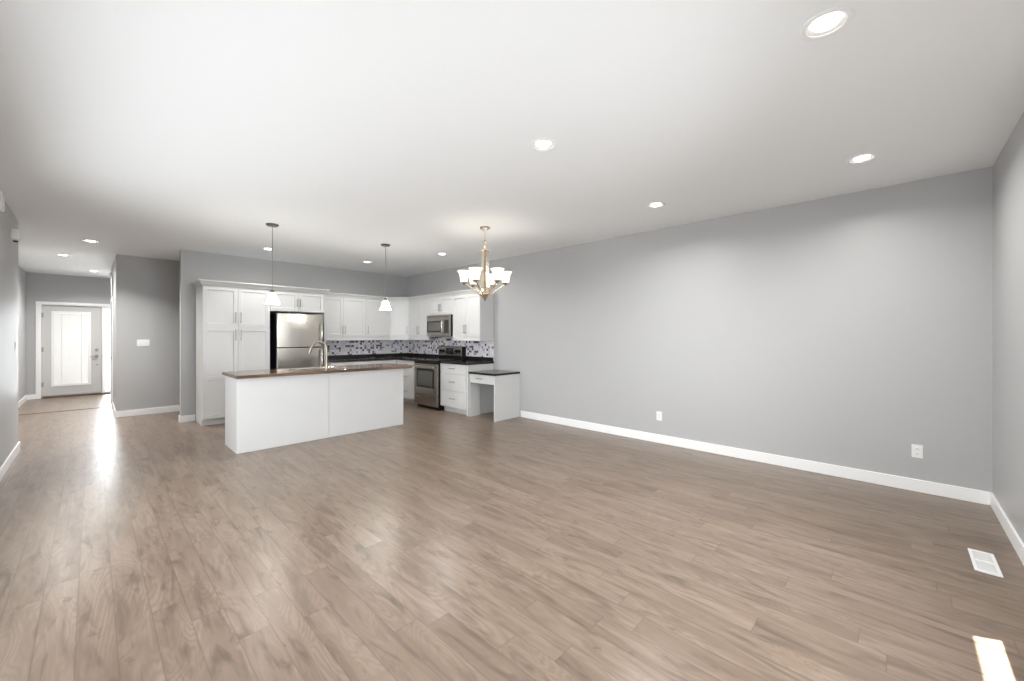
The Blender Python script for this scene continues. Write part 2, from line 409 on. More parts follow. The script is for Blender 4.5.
struct(obj('sun_blocker', box(BM(), -1.2, 1.82, -1.9, YB - T, 2.32, 2.42), 'white'), 'added unseen slab blocking the sun above the patio door outside', 'sun blocker')  # added out of view to keep the sun off the floor inside

# ------------------------------------------------------------------ entry: front door, sidelight
D = thing('door_1', 'pale grey front door with a full glass pane and closed blinds', 'door', (-.30, YE, 0)); D['kind'] = 'structure'
y0, y1 = YE + .045, YE + .09
bm = BM()                                                    # slab around the glass opening
for b in ((-.76, -.595, y0, y1, .045, 2.045), (-.045, .155, y0, y1, .045, 2.045), (-.595, -.045, y0, y1, .045, .275), (-.595, -.045, y0, y1, 1.895, 2.045)): box(bm, *b)
obj('door_slab', bm, 'doorpaint', D, world=True)
bm = BM()
for b in ((-.625, -.58, .245, 1.925), (-.06, -.015, .245, 1.925)): box(bm, b[0], b[1], y0 - .012, y0, b[2], b[3], .004)
for b in ((-.58, -.06, .245, .29), (-.58, -.06, 1.88, 1.925)): box(bm, b[0], b[1], y0 - .012, y0, b[2], b[3])
obj('glass_frame', bm, 'white', D, world=True)
obj('window_glass', box(BM(), -.58, -.06, y0 + .004, y0 + .008, .29, 1.88), 'glass', D, world=True)
bm = BM()
z = .278
while z < 1.872:
    vs = [bm.verts.new(p) for p in ((-.5945, y0 + .016, z), (-.0455, y0 + .016, z), (-.0455, y0 + .028, z + .024), (-.5945, y0 + .028, z + .024))]
    bm.faces.new(vs)
    vs = [bm.verts.new(p) for p in ((-.5945, y0 + .017, z - .001), (-.0455, y0 + .017, z - .001), (-.0455, y0 + .029, z + .023), (-.5945, y0 + .029, z + .023))]
    bm.faces.new(vs[::-1])
    z += .021
for x in (-.47, -.17): box(bm, x - .006, x + .006, y0 + .012, y0 + .014, .29, 1.88)
bmesh.ops.recalc_face_normals(bm, faces=bm.faces)
obj('blinds', bm, 'blind', D, world=True)
bm = BM()
for b in ((-.775, -.74, .03, 2.06), (.135, .165, .03, 2.06), (-.74, .135, 2.025, 2.06), (-.74, .135, .03, .06)): box(bm, b[0], b[1], YE + .0905, YE + .12, b[2], b[3])
obj('door_stop', bm, 'white', D, world=True)
bm = BM()                                                    # jamb, mullion and casing
for b in ((-.80, -.765, YE - .0, YE + T, 0, 2.10), (-.765, .49, YE, YE + T, 2.055, 2.10), (.16, .185, YE, YE + T, .03, 2.055), (.455, .49, YE, YE + T, 0, 2.055)): box(bm, *b)
obj('door_frame', bm, 'white', D, world=True)
bm = BM()
box(bm, -.845, -.775, YE - .018, YE, 0, 2.125, .003); box(bm, -.775, .56, YE - .018, YE, 2.07, 2.125, .003); box(bm, .47, .56, YE - .018, YE, 0, 2.07, .003)
obj('door_casing', bm, 'white', D, world=True)
obj('threshold', box(BM(), -.765, .455, YE - .02, YE + T, 0, .03, .004), 'wood', D, world=True)
for zz in (.30, 1.07, 1.83):
    bm = BM(); cyl(bm, .009, zz - .05, zz + .05, (-.762, y0 - .006, 0)); box(bm, -.762, -.735, y0 - .003, y0, zz - .05, zz + .05)
    obj('hinge', bm, 'nickel', D, world=True)
bm = BM(); cyl(bm, .033, -.018, 0, (.075, y0, 1.045), 'Y', 28); box(bm, .069, .081, y0 - .032, y0 - .018, 1.02, 1.07, .002)
obj('deadbolt', bm, 'nickel', D, smooth=True, world=True)
bm = BM(); cyl(bm, .034, -.014, 0, (.075, y0, .90), 'Y', 28); cyl(bm, .012, -.05, -.014, (.075, y0, .90), 'Y'); tube(bm, [(.078, y0 - .05, .90), (.03, y0 - .052, .90), (-.03, y0 - .048, .895)], [.011, .009, .008])
obj('door_handle', bm, 'nickel', D, smooth=True, world=True)
bm = BM(); cyl(bm, .016, -.012, 0, (.08, y0, .70), 'Y', 20)
obj('lower_lock', bm, 'nickel', D, smooth=True, world=True)
W3 = thing('window_3', 'tall narrow bright sidelight right of the front door', 'window', (.32, YE + .06, .03)); W3['kind'] = 'structure'
bm = BM()
for b in ((.188, .215, .031, 2.053), (.425, .452, .031, 2.053), (.215, .425, .031, .07), (.215, .425, 2.015, 2.053)): box(bm, b[0], b[1], YE + .04, YE + .08, b[2], b[3])
obj('window_frame', bm, 'white', W3, world=True)
obj('window_glass', box(BM(), .215, .425, YE + .057, YE + .062, .07, 2.015), 'glass', W3, world=True)
# interior door in the right hall wall
D2 = thing('door_2', 'white closet door seen edge-on in the right hall wall', 'door', (XG, 11.37, 0)); D2['kind'] = 'structure'
bm = BM(); box(bm, XG + .04, XG + .075, 10.97, 11.78, .008, 2.04)
for a, b in ((11.05, 11.33), (11.42, 11.70)):
    for c_, d_ in ((.2, .95), (1.1, 1.9)): box(bm, XG + .034, XG + .04, a, b, c_, d_, .002)
obj('door_slab', bm, 'white', D2, world=True)
bm = BM(); box(bm, XG - .016, XG, 10.88, 10.955, 0, 2.13, .003); box(bm, XG - .016, XG, 11.795, 11.87, 0, 2.13, .003); box(bm, XG - .016, XG, 10.955, 11.795, 2.055, 2.13, .003)
obj('door_casing', bm, 'white', D2, world=True)
bm = BM(); lathe(bm, [(0, -.06), (.02, -.06), (.027, -.045), (.02, -.03), (.01, -.025), (.01, -.006), (.028, -.004), (.028, 0)], (XG + .034, 11.03, .95), 20, 'X')
obj('door_knob', bm, 'nickel', D2, smooth=True, world=True)

# ------------------------------------------------------------------ cabinets
# cabinet frame: x = width to the right seen from the front, y = depth, z up
def pull(bm, x, z, y, L=.128, vert=True):
    a, b = (-L / 2, L / 2)
    if vert:
        tube(bm, [(x, y - .032, z + a), (x, y - .032, z + b)], .0065, 10)
        for q in (a + .018, b - .018): tube(bm, [(x, y, z + q), (x, y - .032, z + q)], .0045, 8)
    else:
        tube(bm, [(x + a, y - .032, z), (x + b, y - .032, z)], .0065, 10)
        for q in (a + .018, b - .018): tube(bm, [(x + q, y, z), (x + q, y - .032, z)], .0045, 8)
    return bm
def shaker(bm, x0, x1, z0, z1, y=-.021, t=.02, rail=.055, splits=()):
    zs = [z0] + list(splits) + [z1]
    for i, (a, b) in enumerate(zip(zs, zs[1:])):
        ra = rail if i == 0 else rail / 2; rb = rail if i == len(zs) - 2 else rail / 2
        def ring(u0, u1, w0, w1, yy): return [bm.verts.new(p) for p in ((u0, yy, w0), (u1, yy, w0), (u1, yy, w1), (u0, yy, w1))]
        o = ring(x0, x1, a, b, y); n = ring(x0 + rail, x1 - rail, a + ra, b - rb, y)
        r = ring(x0 + rail + .004, x1 - rail - .004, a + ra + .004, b - rb - .004, y + .010); k_ = ring(x0, x1, a, b, y + t)
        for p, q in ((o, n), (n, r), (k_, o)):
            for j in range(4): bm.faces.new((p[j], p[(j + 1) % 4], q[(j + 1) % 4], q[j]))
        bm.faces.new(r); bm.faces.new(k_[::-1])
    return bm
def door_(root, x0, x1, z0, z1, hx=None, hz=None, splits=(), L=.16):
    g = .002
    d = obj('cabinet_door', shaker(BM(), x0 + g, x1 - g, z0 + g, z1 - g, splits=splits), 'cab', root)
    if hx is not None: obj('handle', pull(BM(), hx, hz, -.021, L), 'nickel', d)
    return d
def drawer_(root, x0, x1, z0, z1, hL=.13, flat=True):
    g = .002
    d = obj('drawer', box(BM(), x0 + g, x1 - g, -.021, -.001, z0 + g, z1 - g), 'cab', root, bevel=.003)
    obj('handle', pull(BM(), (x0 + x1) / 2, (z0 + z1) / 2 + .01, -.021, hL, False), 'nickel', d)
    return d

# pantry
P = thing('pantry_cabinet', 'tall white pantry cabinet with four panelled doors, left of the fridge', 'cabinet', (1.155, 7.58, 0))
bm = BM(); box(bm, 0, .90, 0, .58, .10, 2.14); box(bm, 0, .90, .06, .58, 0, .10); obj('carcass', bm, 'cab', P)
for x0, x1, hx in ((0, .45, .415), (.45, .90, .485)):
    door_(P, x0, x1, 1.51, 2.135, hx, 1.66, L=.17)
    door_(P, x0, x1, .105, 1.505, hx, 1.385, splits=(.72,), L=.17)
# cabinet above the fridge + end panel
P = thing('over_fridge_cabinet', 'white two-door cabinet above the fridge', 'cabinet', (2.06, 7.58, 1.79))
obj('carcass', box(BM(), 0, .87, 0, .58, 0, .35), 'cab', P)
door_(P, 0, .435, .005, .345, .41, .155, L=.14); door_(P, .435, .87, .005, .345, .46, .155, L=.14)
tag(obj('end_panel', box(BM(), 2.935, 2.957, 7.56, YK - .001, 0, 2.14), 'cab'), 'tall thin white end panel right of the fridge', 'panel')
# upper cabinets
ZB, ZT = 1.352, 2.13
def upper(name, label, X, Y, rz, wd, doors, z0=ZB, depth=.31, hz=None, L=.16):
    P = thing(name, label, 'cabinet', (X, Y, z0), rz)
    obj('carcass', box(BM(), 0, wd, 0, depth, 0, ZT - z0), 'cab', P)
    for x0, x1, hx in doors: door_(P, x0, x1, .004, ZT - z0 - .004, hx, .14 if hz is None else hz, L=L)
    return P
upper('wall_cabinet', 'white two-door wall cabinet next to the fridge end panel', 2.96, 7.855, 0, .90, ((0, .45, .425), (.45, .90, .475)))
upper('wall_cabinet', 'white single-door wall cabinet left of the kitchen corner', 3.861, 7.855, 0, .559, ((0, .559, .045),))
upper('wall_cabinet', 'white two-door wall cabinet left of the microwave', 4.715, 7.56, -PI / 2, .758, ((0, .379, .355), (.379, .758, .403)))
upper('wall_cabinet', 'short white two-door cabinet above the microwave', 4.715, 6.80, -PI / 2, .759, ((0, .38, .355), (.38, .759, .405)), z0=1.78, hz=.14, L=.14)
upper('wall_cabinet', 'white two-door wall cabinet right of the microwave, at the end of the run', 4.715, 6.04, -PI / 2, .77, ((0, .385, .36), (.385, .77, .41)))
P = thing('corner_cabinet', 'white diagonal wall cabinet in the kitchen corner', 'cabinet', (4.42, 7.855, ZB), 0)
bm = BM(); prism(bm, [(0.001, .0), (.295, -.294), (.608, -.294), (.608, .313), (.001, .313)], 0, ZT - ZB); obj('carcass', bm, 'cab', P)
bm = shaker(BM(), .012, .405, .006, ZT - ZB - .006); bmesh.ops.rotate(bm, verts=bm.verts, cent=(0, 0, 0), matrix=Matrix.Rotation(-PI / 4, 3, 'Z'))
d = obj('cabinet_door', bm, 'cab', P)
bm = pull(BM(), .375, .14, -.021, .16); bmesh.ops.rotate(bm, verts=bm.verts, cent=(0, 0, 0), matrix=Matrix.Rotation(-PI / 4, 3, 'Z')); obj('handle', bm, 'nickel', d)

CROWN = [(0, 0), (.012, 0), (.018, .02), (.045, .055), (.058, .062), (.058, .078), (0, .078)]
bm = BM(); sweep(bm, [(1.155, YK - .001), (1.155, 7.56), (2.957, 7.56), (2.957, 7.76)], [(o, z + 2.142) for o, z in CROWN])
tag(obj('crown_molding', bm, 'cab'), 'white crown molding on top of the pantry and fridge cabinets', 'molding')
RUN = [(2.9585, 7.834), (4.424, 7.834), (4.694, 7.564), (4.694, 5.27), (XR - .001, 5.27)]
bm = BM(); sweep(bm, RUN, [(o * .8, z * .9 + 2.132) for o, z in CROWN])
tag(obj('crown_molding', bm, 'cab'), 'white crown molding along the lower wall cabinets, turning the kitchen corner', 'molding')
bm = BM(); sweep(bm, RUN[:4][:3] + [(4.694, 6.805)], [(-.018, 1.285), (0, 1.285), (0, 1.35), (-.018, 1.35)])
tag(obj('light_rail', bm, 'cab'), 'white light rail under the corner wall cabinets', 'molding')
bm = BM(); sweep(bm, [(4.694, 6.035), (4.694, 5.27), (XR - .012, 5.27)], [(-.018, 1.285), (0, 1.285), (0, 1.35), (-.018, 1.35)])
tag(obj('light_rail', bm, 'cab'), 'white light rail under the wall cabinet right of the microwave', 'molding')

# backsplash
def splash(label, wd, X, Y, rz):
    o = obj('tile_backsplash', box(BM(), 0, wd, -.008, 0, 0, 1.35 - .915), 'mosaic'); o.location = (X, Y, .915); o.rotation_euler = (0, 0, rz)
    tag(o, label, 'backsplash')
splash('mosaic tile backsplash on the back wall, from fridge to corner', XR - .01 - 2.958, 2.958, YK - .001, 0)
splash('mosaic tile backsplash behind the stove, on the right wall', YK - .01 - 5.27, XR - .001, YK - .01, -PI / 2)

# base cabinets
P = thing('base_cabinet', 'white base cabinet along the back wall, mostly hidden by the island', 'cabinet', (2.96, 7.56, 0))
bm = BM(); box(bm, 0, 1.44, 0, .60, .10, .875); box(bm, 0, 1.44, .07, .60, 0, .10); obj('carcass', bm, 'cab', P)
for i in range(3): drawer_(P, .02 + i * .45, .47 + i * .45, .715, .87); door_(P, .02 + i * .45, .47 + i * .45, .105, .71, .43 + i * .45, .60)
def drawers(label, Y, wd, hL, zs):
    P = thing('drawer_cabinet', label, 'cabinet', (4.425, Y, 0), -PI / 2)
    bm = BM(); box(bm, 0, wd, 0, .60, .10, .875); box(bm, 0, wd - .03, .07, .60, 0, .10); box(bm, wd - .03, wd, 0, .60, 0, .10); obj('carcass', bm, 'cab', P)
    for a, b in zs: drawer_(P, .003, wd - (.03 if Y < 7 else 0.003), a, b, hL)
    return P
drawers('white drawer cabinet between kitchen corner and stove', 7.555, .75, .12, ((.70, .872), (.40, .697), (.105, .397)))
drawers('white three-drawer cabinet between stove and desk', 6.033, .76, .15, ((.70, .872), (.40, .697), (.105, .397)))

# countertops
bm = BM(); prism(bm, [(2.958, 7.53), (4.385, 7.53), (4.385, 6.803), (XR - .01, 6.803), (XR - .01, YK - .01), (2.958, YK - .01)], .876, .914)
tag(obj('countertop', bm, 'counter', bevel=.004), 'black L-shaped countertop running through the kitchen corner', 'countertop')
bm = BM(); prism(bm, [(2.96, YK - .03), (XR - .03, YK - .03), (XR - .03, 6.803), (XR - .0105, 6.803), (XR - .0105, YK - .0105), (2.96, YK - .0105)], .9145, .982)
obj('upstand', bm, 'counter', bpy.data.objects['countertop'])
tag(obj('countertop', box(BM(), 4.385, XR - .01, 5.255, 6.034, .876, .914), 'counter', bevel=.004), 'black countertop between stove and desk', 'countertop')
obj('upstand', box(BM(), XR - .03, XR - .0105, 5.27, 6.034, .9145, .982), 'counter', bpy.data.objects['countertop.001'])

# desk
P = thing('desk', 'low white built-in desk with a black top, at the end of the cabinets', 'desk', (4.44, 5.25, 0), -PI / 2)
obj('desk_top', box(BM(), .0, .635, -.025, .585, .732, .766, .004), 'counter', P)
obj('end_panel', box(BM(), .60, .622, 0, .588, 0, .731), 'cab', P)
d = obj('drawer', box(BM(), .012, .598, .0, .022, .585, .729, .002), 'cab', P); obj('handle', pull(BM(), .27, .665, 0, .14, False), 'nickel', d)
obj('side_panel', box(BM(), .0, .012, 0, .24, 0, .731), 'cab', P)

# ------------------------------------------------------------------ appliances
P = thing('refrigerator', 'stainless steel top-freezer refrigerator with black sides', 'refrigerator', (2.13, 7.52, 0))
bm = BM(); box(bm, .0, .75, 0, .60, .02, 1.74, .006); box(bm, .03, .72, .0, .05, 0, .02); obj('cabinet_body', bm, 'black', P)
bm = BM(); box(bm, -.055, -.002, .30, .60, 0.0, 1.74)
def fridge_door(z0, z1, hz0, hz1):
    bm = BM(); n = 14; pts = [(0, 0)]
    pts = [(.0, -.004)] + [(.0 + .75 * i / n, -.060 - .012 * math.sin(PI * i / n)) for i in range(n + 1)] + [(.75, -.004)]
    prism(bm, pts, z0, z1); d = obj('fridge_door', bm, 'steel', P, smooth=True, bevel=.004)
    bm = BM(); xh = .705
    tube(bm, [(xh, -.066, hz0 + .02), (xh, -.105, hz0 + .02), (xh, -.12, hz0 + .05), (xh, -.125, (hz0 + hz1) / 2), (xh, -.12, hz1 - .05), (xh, -.105, hz1 - .02), (xh, -.066, hz1 - .02)], .016, 12)
    obj('handle', bm, 'steel', d, smooth=True)
fridge_door(1.178, 1.752, 1.195, 1.60); fridge_door(.06, 1.166, .60, 1.15)
obj('hinge_cover', box(BM(), .02, .11, -.05, .03, 1.753, 1.768, .003), 'black', P)
bm.free() if bm.is_valid else None
obj('back_panel', box(BM(), -.066, .80, .60, .61, 0.0, 1.785), 'black', P)  # black sheet wider than the fridge, colours the alcove gaps dark

P = thing('electric_range', 'stainless steel electric stove with oven window and raised back panel', 'stove', (4.375, 6.80, 0), -PI / 2)
obj('body', box(BM(), 0, .762, 0, .635, .06, .905), 'black', P)
obj('plinth', box(BM(), .015, .747, .03, .6, 0, .06), 'black', P)
obj('cooktop', box(BM(), -.0, .762, -.02, .635, .906, .922, .003), 'blackglass', P)
d = obj('oven_door', box(BM(), .006, .756, -.035, -.001, .262, .845, .004), 'dsteel', P)
obj('window_bezel', box(BM(), .10, .66, -.038, -.034, .40, .755, .001), 'black', d)
obj('oven_window', box(BM(), .135, .625, -.040, -.037, .435, .72, .001), 'ovenglass', d)
bm = BM(); tube(bm, [(.03, -.085, .80), (.732, -.085, .80)], .014, 14)
for x in (.05, .712): tube(bm, [(x, -.033, .80), (x, -.085, .80)], .010, 10)
obj('oven_handle', bm, 'steel', d, smooth=True)
obj('control_strip', box(BM(), .006, .756, -.03, -.001, .85, .905, .003), 'black', P)
d = obj('storage_drawer', box(BM(), .006, .756, -.035, -.001, .065, .252, .004), 'dsteel', P)
obj('drawer_lip', box(BM(), .02, .742, -.047, -.034, .222, .246, .004), 'steel', d)
bm = BM(); prism(bm, [(0, .555), (.762, .555), (.762, .645), (0, .645)], .923, 1.165); b_ = obj('back_panel', bm, 'black', P, bevel=.004)
obj('control_panel', box(BM(), .012, .745, .545, .556, .985, 1.155, .003), 'steel', b_)
obj('display', box(BM(), .25, .49, .541, .546, 1.01, 1.135, .001), 'blackglass', b_)
for x in (.075, .165, .585, .675):
    bm = BM(); lathe(bm, [(0, -.03), (.02, -.03), (.024, -.022), (.024, 0), (.036, 0), (.036, .003), (0, .003)], (x, .545, 1.07), 24, 'Y'); obj('knob', bm, 'black', b_, smooth=True)
for x, y, r in ((.20, .15, .10), (.56, .15, .08), (.20, .40, .08), (.56, .40, .10)):
    bm = BM(); lathe(bm, [(r - .004, .9222), (r, .9222), (r, .9228), (r - .004, .9228), (r - .004, .9222)], (x, y, 0), 40); obj('burner_ring', bm, 'seam', P)

P = thing('microwave', 'stainless steel microwave mounted above the stove', 'microwave', (4.655, 6.80, 1.365), -PI / 2)
obj('body', box(BM(), 0.001, .757, 0, .365, 0, .41), 'black', P)
obj('front_frame', box(BM(), .001, .757, -.022, -.001, .0, .41, .003), 'dsteel', P)
obj('door_window', box(BM(), .02, .52, -.026, -.021, .075, .30, .002), 'blackglass', P)
obj('inner_window', box(BM(), .06, .48, -.028, -.025, .11, .27, .001), 'ovenglass', P)
obj('control_panel', box(BM(), .585, .715, -.026, -.021, .06, .31, .002), 'blackglass', P)
bm = BM(); tube(bm, [(.548, -.02, .06), (.548, -.052, .075), (.548, -.056, .19), (.548, -.052, .305), (.548, -.02, .32)], .012, 12); obj('handle', bm, 'steel', P, smooth=True)
obj('vent_grille', box(BM(), .03, .72, -.025, -.021, .365, .385, .001), 'bronze', P)

# ------------------------------------------------------------------ island
P = thing('kitchen_island', 'long white kitchen island with plain panelled front', 'island', (1.16, 5.53, 0))
bm = BM(); box(bm, .02, .70, .02, .57, .09, .875); box(bm, 1.38, 2.16, .02, .57, .09, .875); box(bm, .70, 1.38, .02, .57, .09, .60); box(bm, .02, 2.16, .02, .50, 0, .09); obj('carcass', bm, 'cab', P)
obj('front_panel', box(BM(), 0, 1.047, 0, .019, 0, .875), 'cab', P, bevel=.002)
obj('front_panel', box(BM(), 1.050, 2.18, 0, .019, 0, .875), 'cab', P, bevel=.002)
obj('side_panel', box(BM(), 0, .019, .0195, .59, 0, .875), 'cab', P); obj('side_panel', box(BM(), 2.161, 2.18, .0195, .59, 0, .875), 'cab', P)
for i in range(4):
    x0 = .03 + i * .52
    bm = BM(); shaker(bm, 0, .51, .10, .87); bmesh.ops.rotate(bm, verts=bm.verts, cent=(0, 0, 0), matrix=Matrix.Rotation(PI, 3, 'Z')); bmesh.ops.translate(bm, verts=bm.verts, vec=(x0 + .515, .571, 0))
    obj('cabinet_door', bm, 'cab', P)
# countertop with sink cut-out (sx 2.0..2.62, sy 5.66..6.06)
SX0, SX1, SY0, SY1 = 1.90, 2.50, 5.70, 6.08
IX0, IX1, IY0, IY1 = 1.143, 3.45, 5.45, 6.20
bm = BM()
us, vs_ = [IX0, SX0, SX1, IX1], [IY0, SY0, SY1, IY1]
grid = {}
for zi, z in enumerate((.876, .914)):
    for i, x in enumerate(us):
        for j, y in enumerate(vs_): grid[zi, i, j] = bm.verts.new((x, y, z))
for i in range(3):
    for j in range(3):
        if (i, j) == (1, 1): continue
        bm.faces.new([grid[1, a, b] for a, b in ((i, j), (i + 1, j), (i + 1, j + 1), (i, j + 1))]); bm.faces.new([grid[0, a, b] for a, b in ((i, j), (i, j + 1), (i + 1, j + 1), (i + 1, j))])
def side(a, b): bm.faces.new((grid[0, *a], grid[0, *b], grid[1, *b], grid[1, *a]))
for i in range(3): side((i, 0), (i + 1, 0)); side((i + 1, 3), (i, 3)); side((0, i + 1), (0, i)); side((3, i), (3, i + 1))
side((1, 1), (1, 2)); side((1, 2), (2, 2)); side((2, 2), (2, 1)); side((2, 1), (1, 1))
tag(obj('island_countertop', bm, 'island', bevel=.004), 'glossy brown countertop on the white kitchen island', 'countertop')
bm = BM(); zr = .9195
def rr(x0, x1, y0, y1, z): return [bm.verts.new(p) for p in ((x0, y0, z), (x1, y0, z), (x1, y1, z), (x0, y1, z))]
rings = [rr(SX0 - .018, SX1 + .018, SY0 - .018, SY1 + .018, .9145), rr(SX0 - .014, SX1 + .014, SY0 - .014, SY1 + .014, zr), rr(SX0 + .012, SX1 - .012, SY0 + .012, SY1 - .012, zr), rr(SX0 + .02, SX1 - .02, SY0 + .02, SY1 - .02, .905), rr(SX0 + .03, SX1 - .03, SY0 + .03, SY1 - .03, .74)]
for a, b in zip(rings, rings[1:]):
    for j in range(4): bm.faces.new((a[j], a[(j + 1) % 4], b[(j + 1) % 4], b[j]))
bm.faces.new(rings[-1])
s_ = obj('sink', bm, 'steel'); tag(s_, 'stainless steel sink set into the island countertop', 'sink')
# the carcass gives way to the bowl
sol = s_.modifiers.new('solid', 'SOLIDIFY'); sol.thickness = .0015; sol.offset = 1
FX, FY = 2.205, 5.60
P = thing('faucet', 'tall brushed nickel gooseneck faucet on the island', 'faucet', (FX, FY, .914))
bm = BM(); lathe(bm, [(0, 0), (.03, 0), (.03, .006), (.022, .014), (.019, .05), (.016, .09), (0, .09)], seg=24); obj('base', bm, 'faucet', P, smooth=True)
dx, dy = -.76, .62
pts = [(0, 0, .08), (0, 0, .28)]
for i in range(1, 13):
    t = PI * i / 14; r = .096
    pts.append(((r - r * math.cos(t)) * dx, (r - r * math.cos(t)) * dy, .28 + r * math.sin(t) * 1.1))
pts.append((.197 * dx, .197 * dy, .30))
bm = tube(BM(), pts, .0125, 14); obj('spout', bm, 'faucet', P, smooth=True)
bm = tube(BM(), [(.195 * dx, .195 * dy, .315), (.212 * dx, .212 * dy, .26), (.224 * dx, .224 * dy, .225)], [.014, .019, .02], 16); obj('spray_head', bm, 'faucet', P, smooth=True)
bm = tube(BM(), [(0, 0, .055), (.03, .01, .06), (.075, .02, .095)], [.012, .009, .006], 12); obj('lever', bm, 'faucet', P, smooth=True)

# ------------------------------------------------------------------ pendants
def pendant(name, label, x, y):
    P = thing(name, label, 'pendant lamp', (x, y, 1.765), 0, 'pendants over the kitchen island')
    bm = lathe(BM(), [(0, .975), (.070, .975), (.070, .967), (.058, .953), (.012, .947), (0, .947)], seg=32); obj('canopy', bm, 'bronze', P, smooth=True)
    obj('rod', cyl(BM(), .0045, .165, .950, seg=10), 'nickel', P, smooth=True)
    bm = lathe(BM(), [(0, .175), (.012, .172), (.026, .155), (.028, .132), (0, .132)], seg=24); obj('socket_cap', bm, 'nickel', P, smooth=True)
    bm = lathe(BM(), [(.026, .134), (.036, .118), (.054, .065), (.072, .018), (.080, 0), (.076, 0), (.068, .018), (.050, .065), (.032, .116), (.026, .130)], seg=36)
    obj('lamp_shade', bm, 'shade', P, smooth=True)
    bm = lathe(BM(), [(0, .125), (.014, .12), (.016, .095), (.027, .07), (.027, .055), (.015, .035), (0, .03)], seg=20); obj('bulb', bm, 'bulb', P, smooth=True)
    return P
pend = pendant('pendant_lamp', 'white bell pendant over the left end of the island', 1.532, 5.54)
dup(pend, (3.045, 5.54, 1.765), 0, 'white bell pendant over the right end of the island')

# ------------------------------------------------------------------ chandelier
CX, CY = 3.431, 3.756
P = thing('chandelier', 'champagne metal chandelier with six upturned lit glass shades', 'chandelier', (CX, CY, 1.81))
bm = lathe(BM(), [(0, .93), (.065, .93), (.063, .915), (.03, .895), (.010, .89), (0, .885)], seg=32); obj('canopy', bm, 'nickel', P, smooth=True)
obj('rod', cyl(BM(), .005, .76, .89, seg=10), 'champagne', P, smooth=True)
bm = lathe(BM(), [(.022, .745), (.026, .751), (.03, .745), (.026, .739), (.022, .745)], seg=24, axis='X')
bmesh.ops.translate(bm, verts=bm.verts, vec=(-.745, 0, .745)); obj('loop', bm, 'champagne', P, smooth=True)
bm = lathe(BM(), [(0, .725), (.014, .72), (.02, .70), (.014, .68), (.03, .655), (.082, .64), (.082, .632), (.035, .625), (0, .62)], seg=32); obj('crown_disc', bm, 'champagne', P, smooth=True)
for i in range(6):                                           # flared straps of the centre column
    a = 2 * PI * i / 6 + .3; ca, sa = math.cos(a), math.sin(a); bm = BM(); rows = []
    for r, z, hw in ((.046, .63, .017), (.048, .50, .018), (.050, .38, .019), (.056, .28, .021), (.070, .20, .024), (.082, .14, .025), (.066, .085, .021)):
        rows.append([bm.verts.new(((r + o) * ca - s2 * hw * sa, (r + o) * sa + s2 * hw * ca, z)) for o, s2 in ((0, -1), (0, 1), (-.004, 1), (-.004, -1))])
    for p, q in zip(rows, rows[1:]):
        for j in range(4): bm.faces.new((p[j], p[(j + 1) % 4], q[(j + 1) % 4], q[j]))
    bm.faces.new(rows[0]); bm.faces.new(rows[-1][::-1]); obj('strap', bm, 'champagne', P, smooth=True)
obj('stem', cyl(BM(), .012, .06, .65, seg=14), 'champagne', P, smooth=True)
bm = lathe(BM(), [(0, 0), (.008, .006), (.055, .068), (.075, .082), (.075, .09), (.03, .10), (0, .10)], seg=32); obj('finial', bm, 'champagne', P, smooth=True)
view = math.atan2(-CY, -CX)                                  # direction from lamp to viewer
for i in range(6):
    a = view + R(-25 + 60 * i) ; ca, sa = math.cos(a), math.sin(a)
    A = obj('arm', tube(BM(), [(.05 * ca, .05 * sa, .07), (.10 * ca, .10 * sa, .11), (.17 * ca, .17 * sa, .160), (.225 * ca, .225 * sa, .200), (.256 * ca, .256 * sa, .212), (.262 * ca, .262 * sa, .225)], .0085, 12), 'champagne', P, smooth=True)
    c_ = (.262 * ca, .262 * sa, -.028)
    bm = lathe(BM(), [(0, .228), (.012, .23), (.034, .245), (.046, .262), (.040, .262), (0, .25)], c_, 24); obj('cup', bm, 'champagne', A, smooth=True)
    prof = [(.030, .256), (.044, .262), (.050, .29), (.056, .33), (.068, .372), (.090, .402), (.086, .402), (.064, .372), (.052, .33), (.046, .29), (.030, .262)]
    bm = lathe(BM(), [(r * .97, h) for r, h in prof], c_, 32); obj('lamp_shade', bm, 'cshade', A, smooth=True)
    bm = lathe(BM(), [(0, .265), (.013, .27), (.015, .295), (.026, .32), (.026, .335), (.014, .355), (0, .36)], c_, 18); obj('bulb', bm, 'bulb', A, smooth=True)

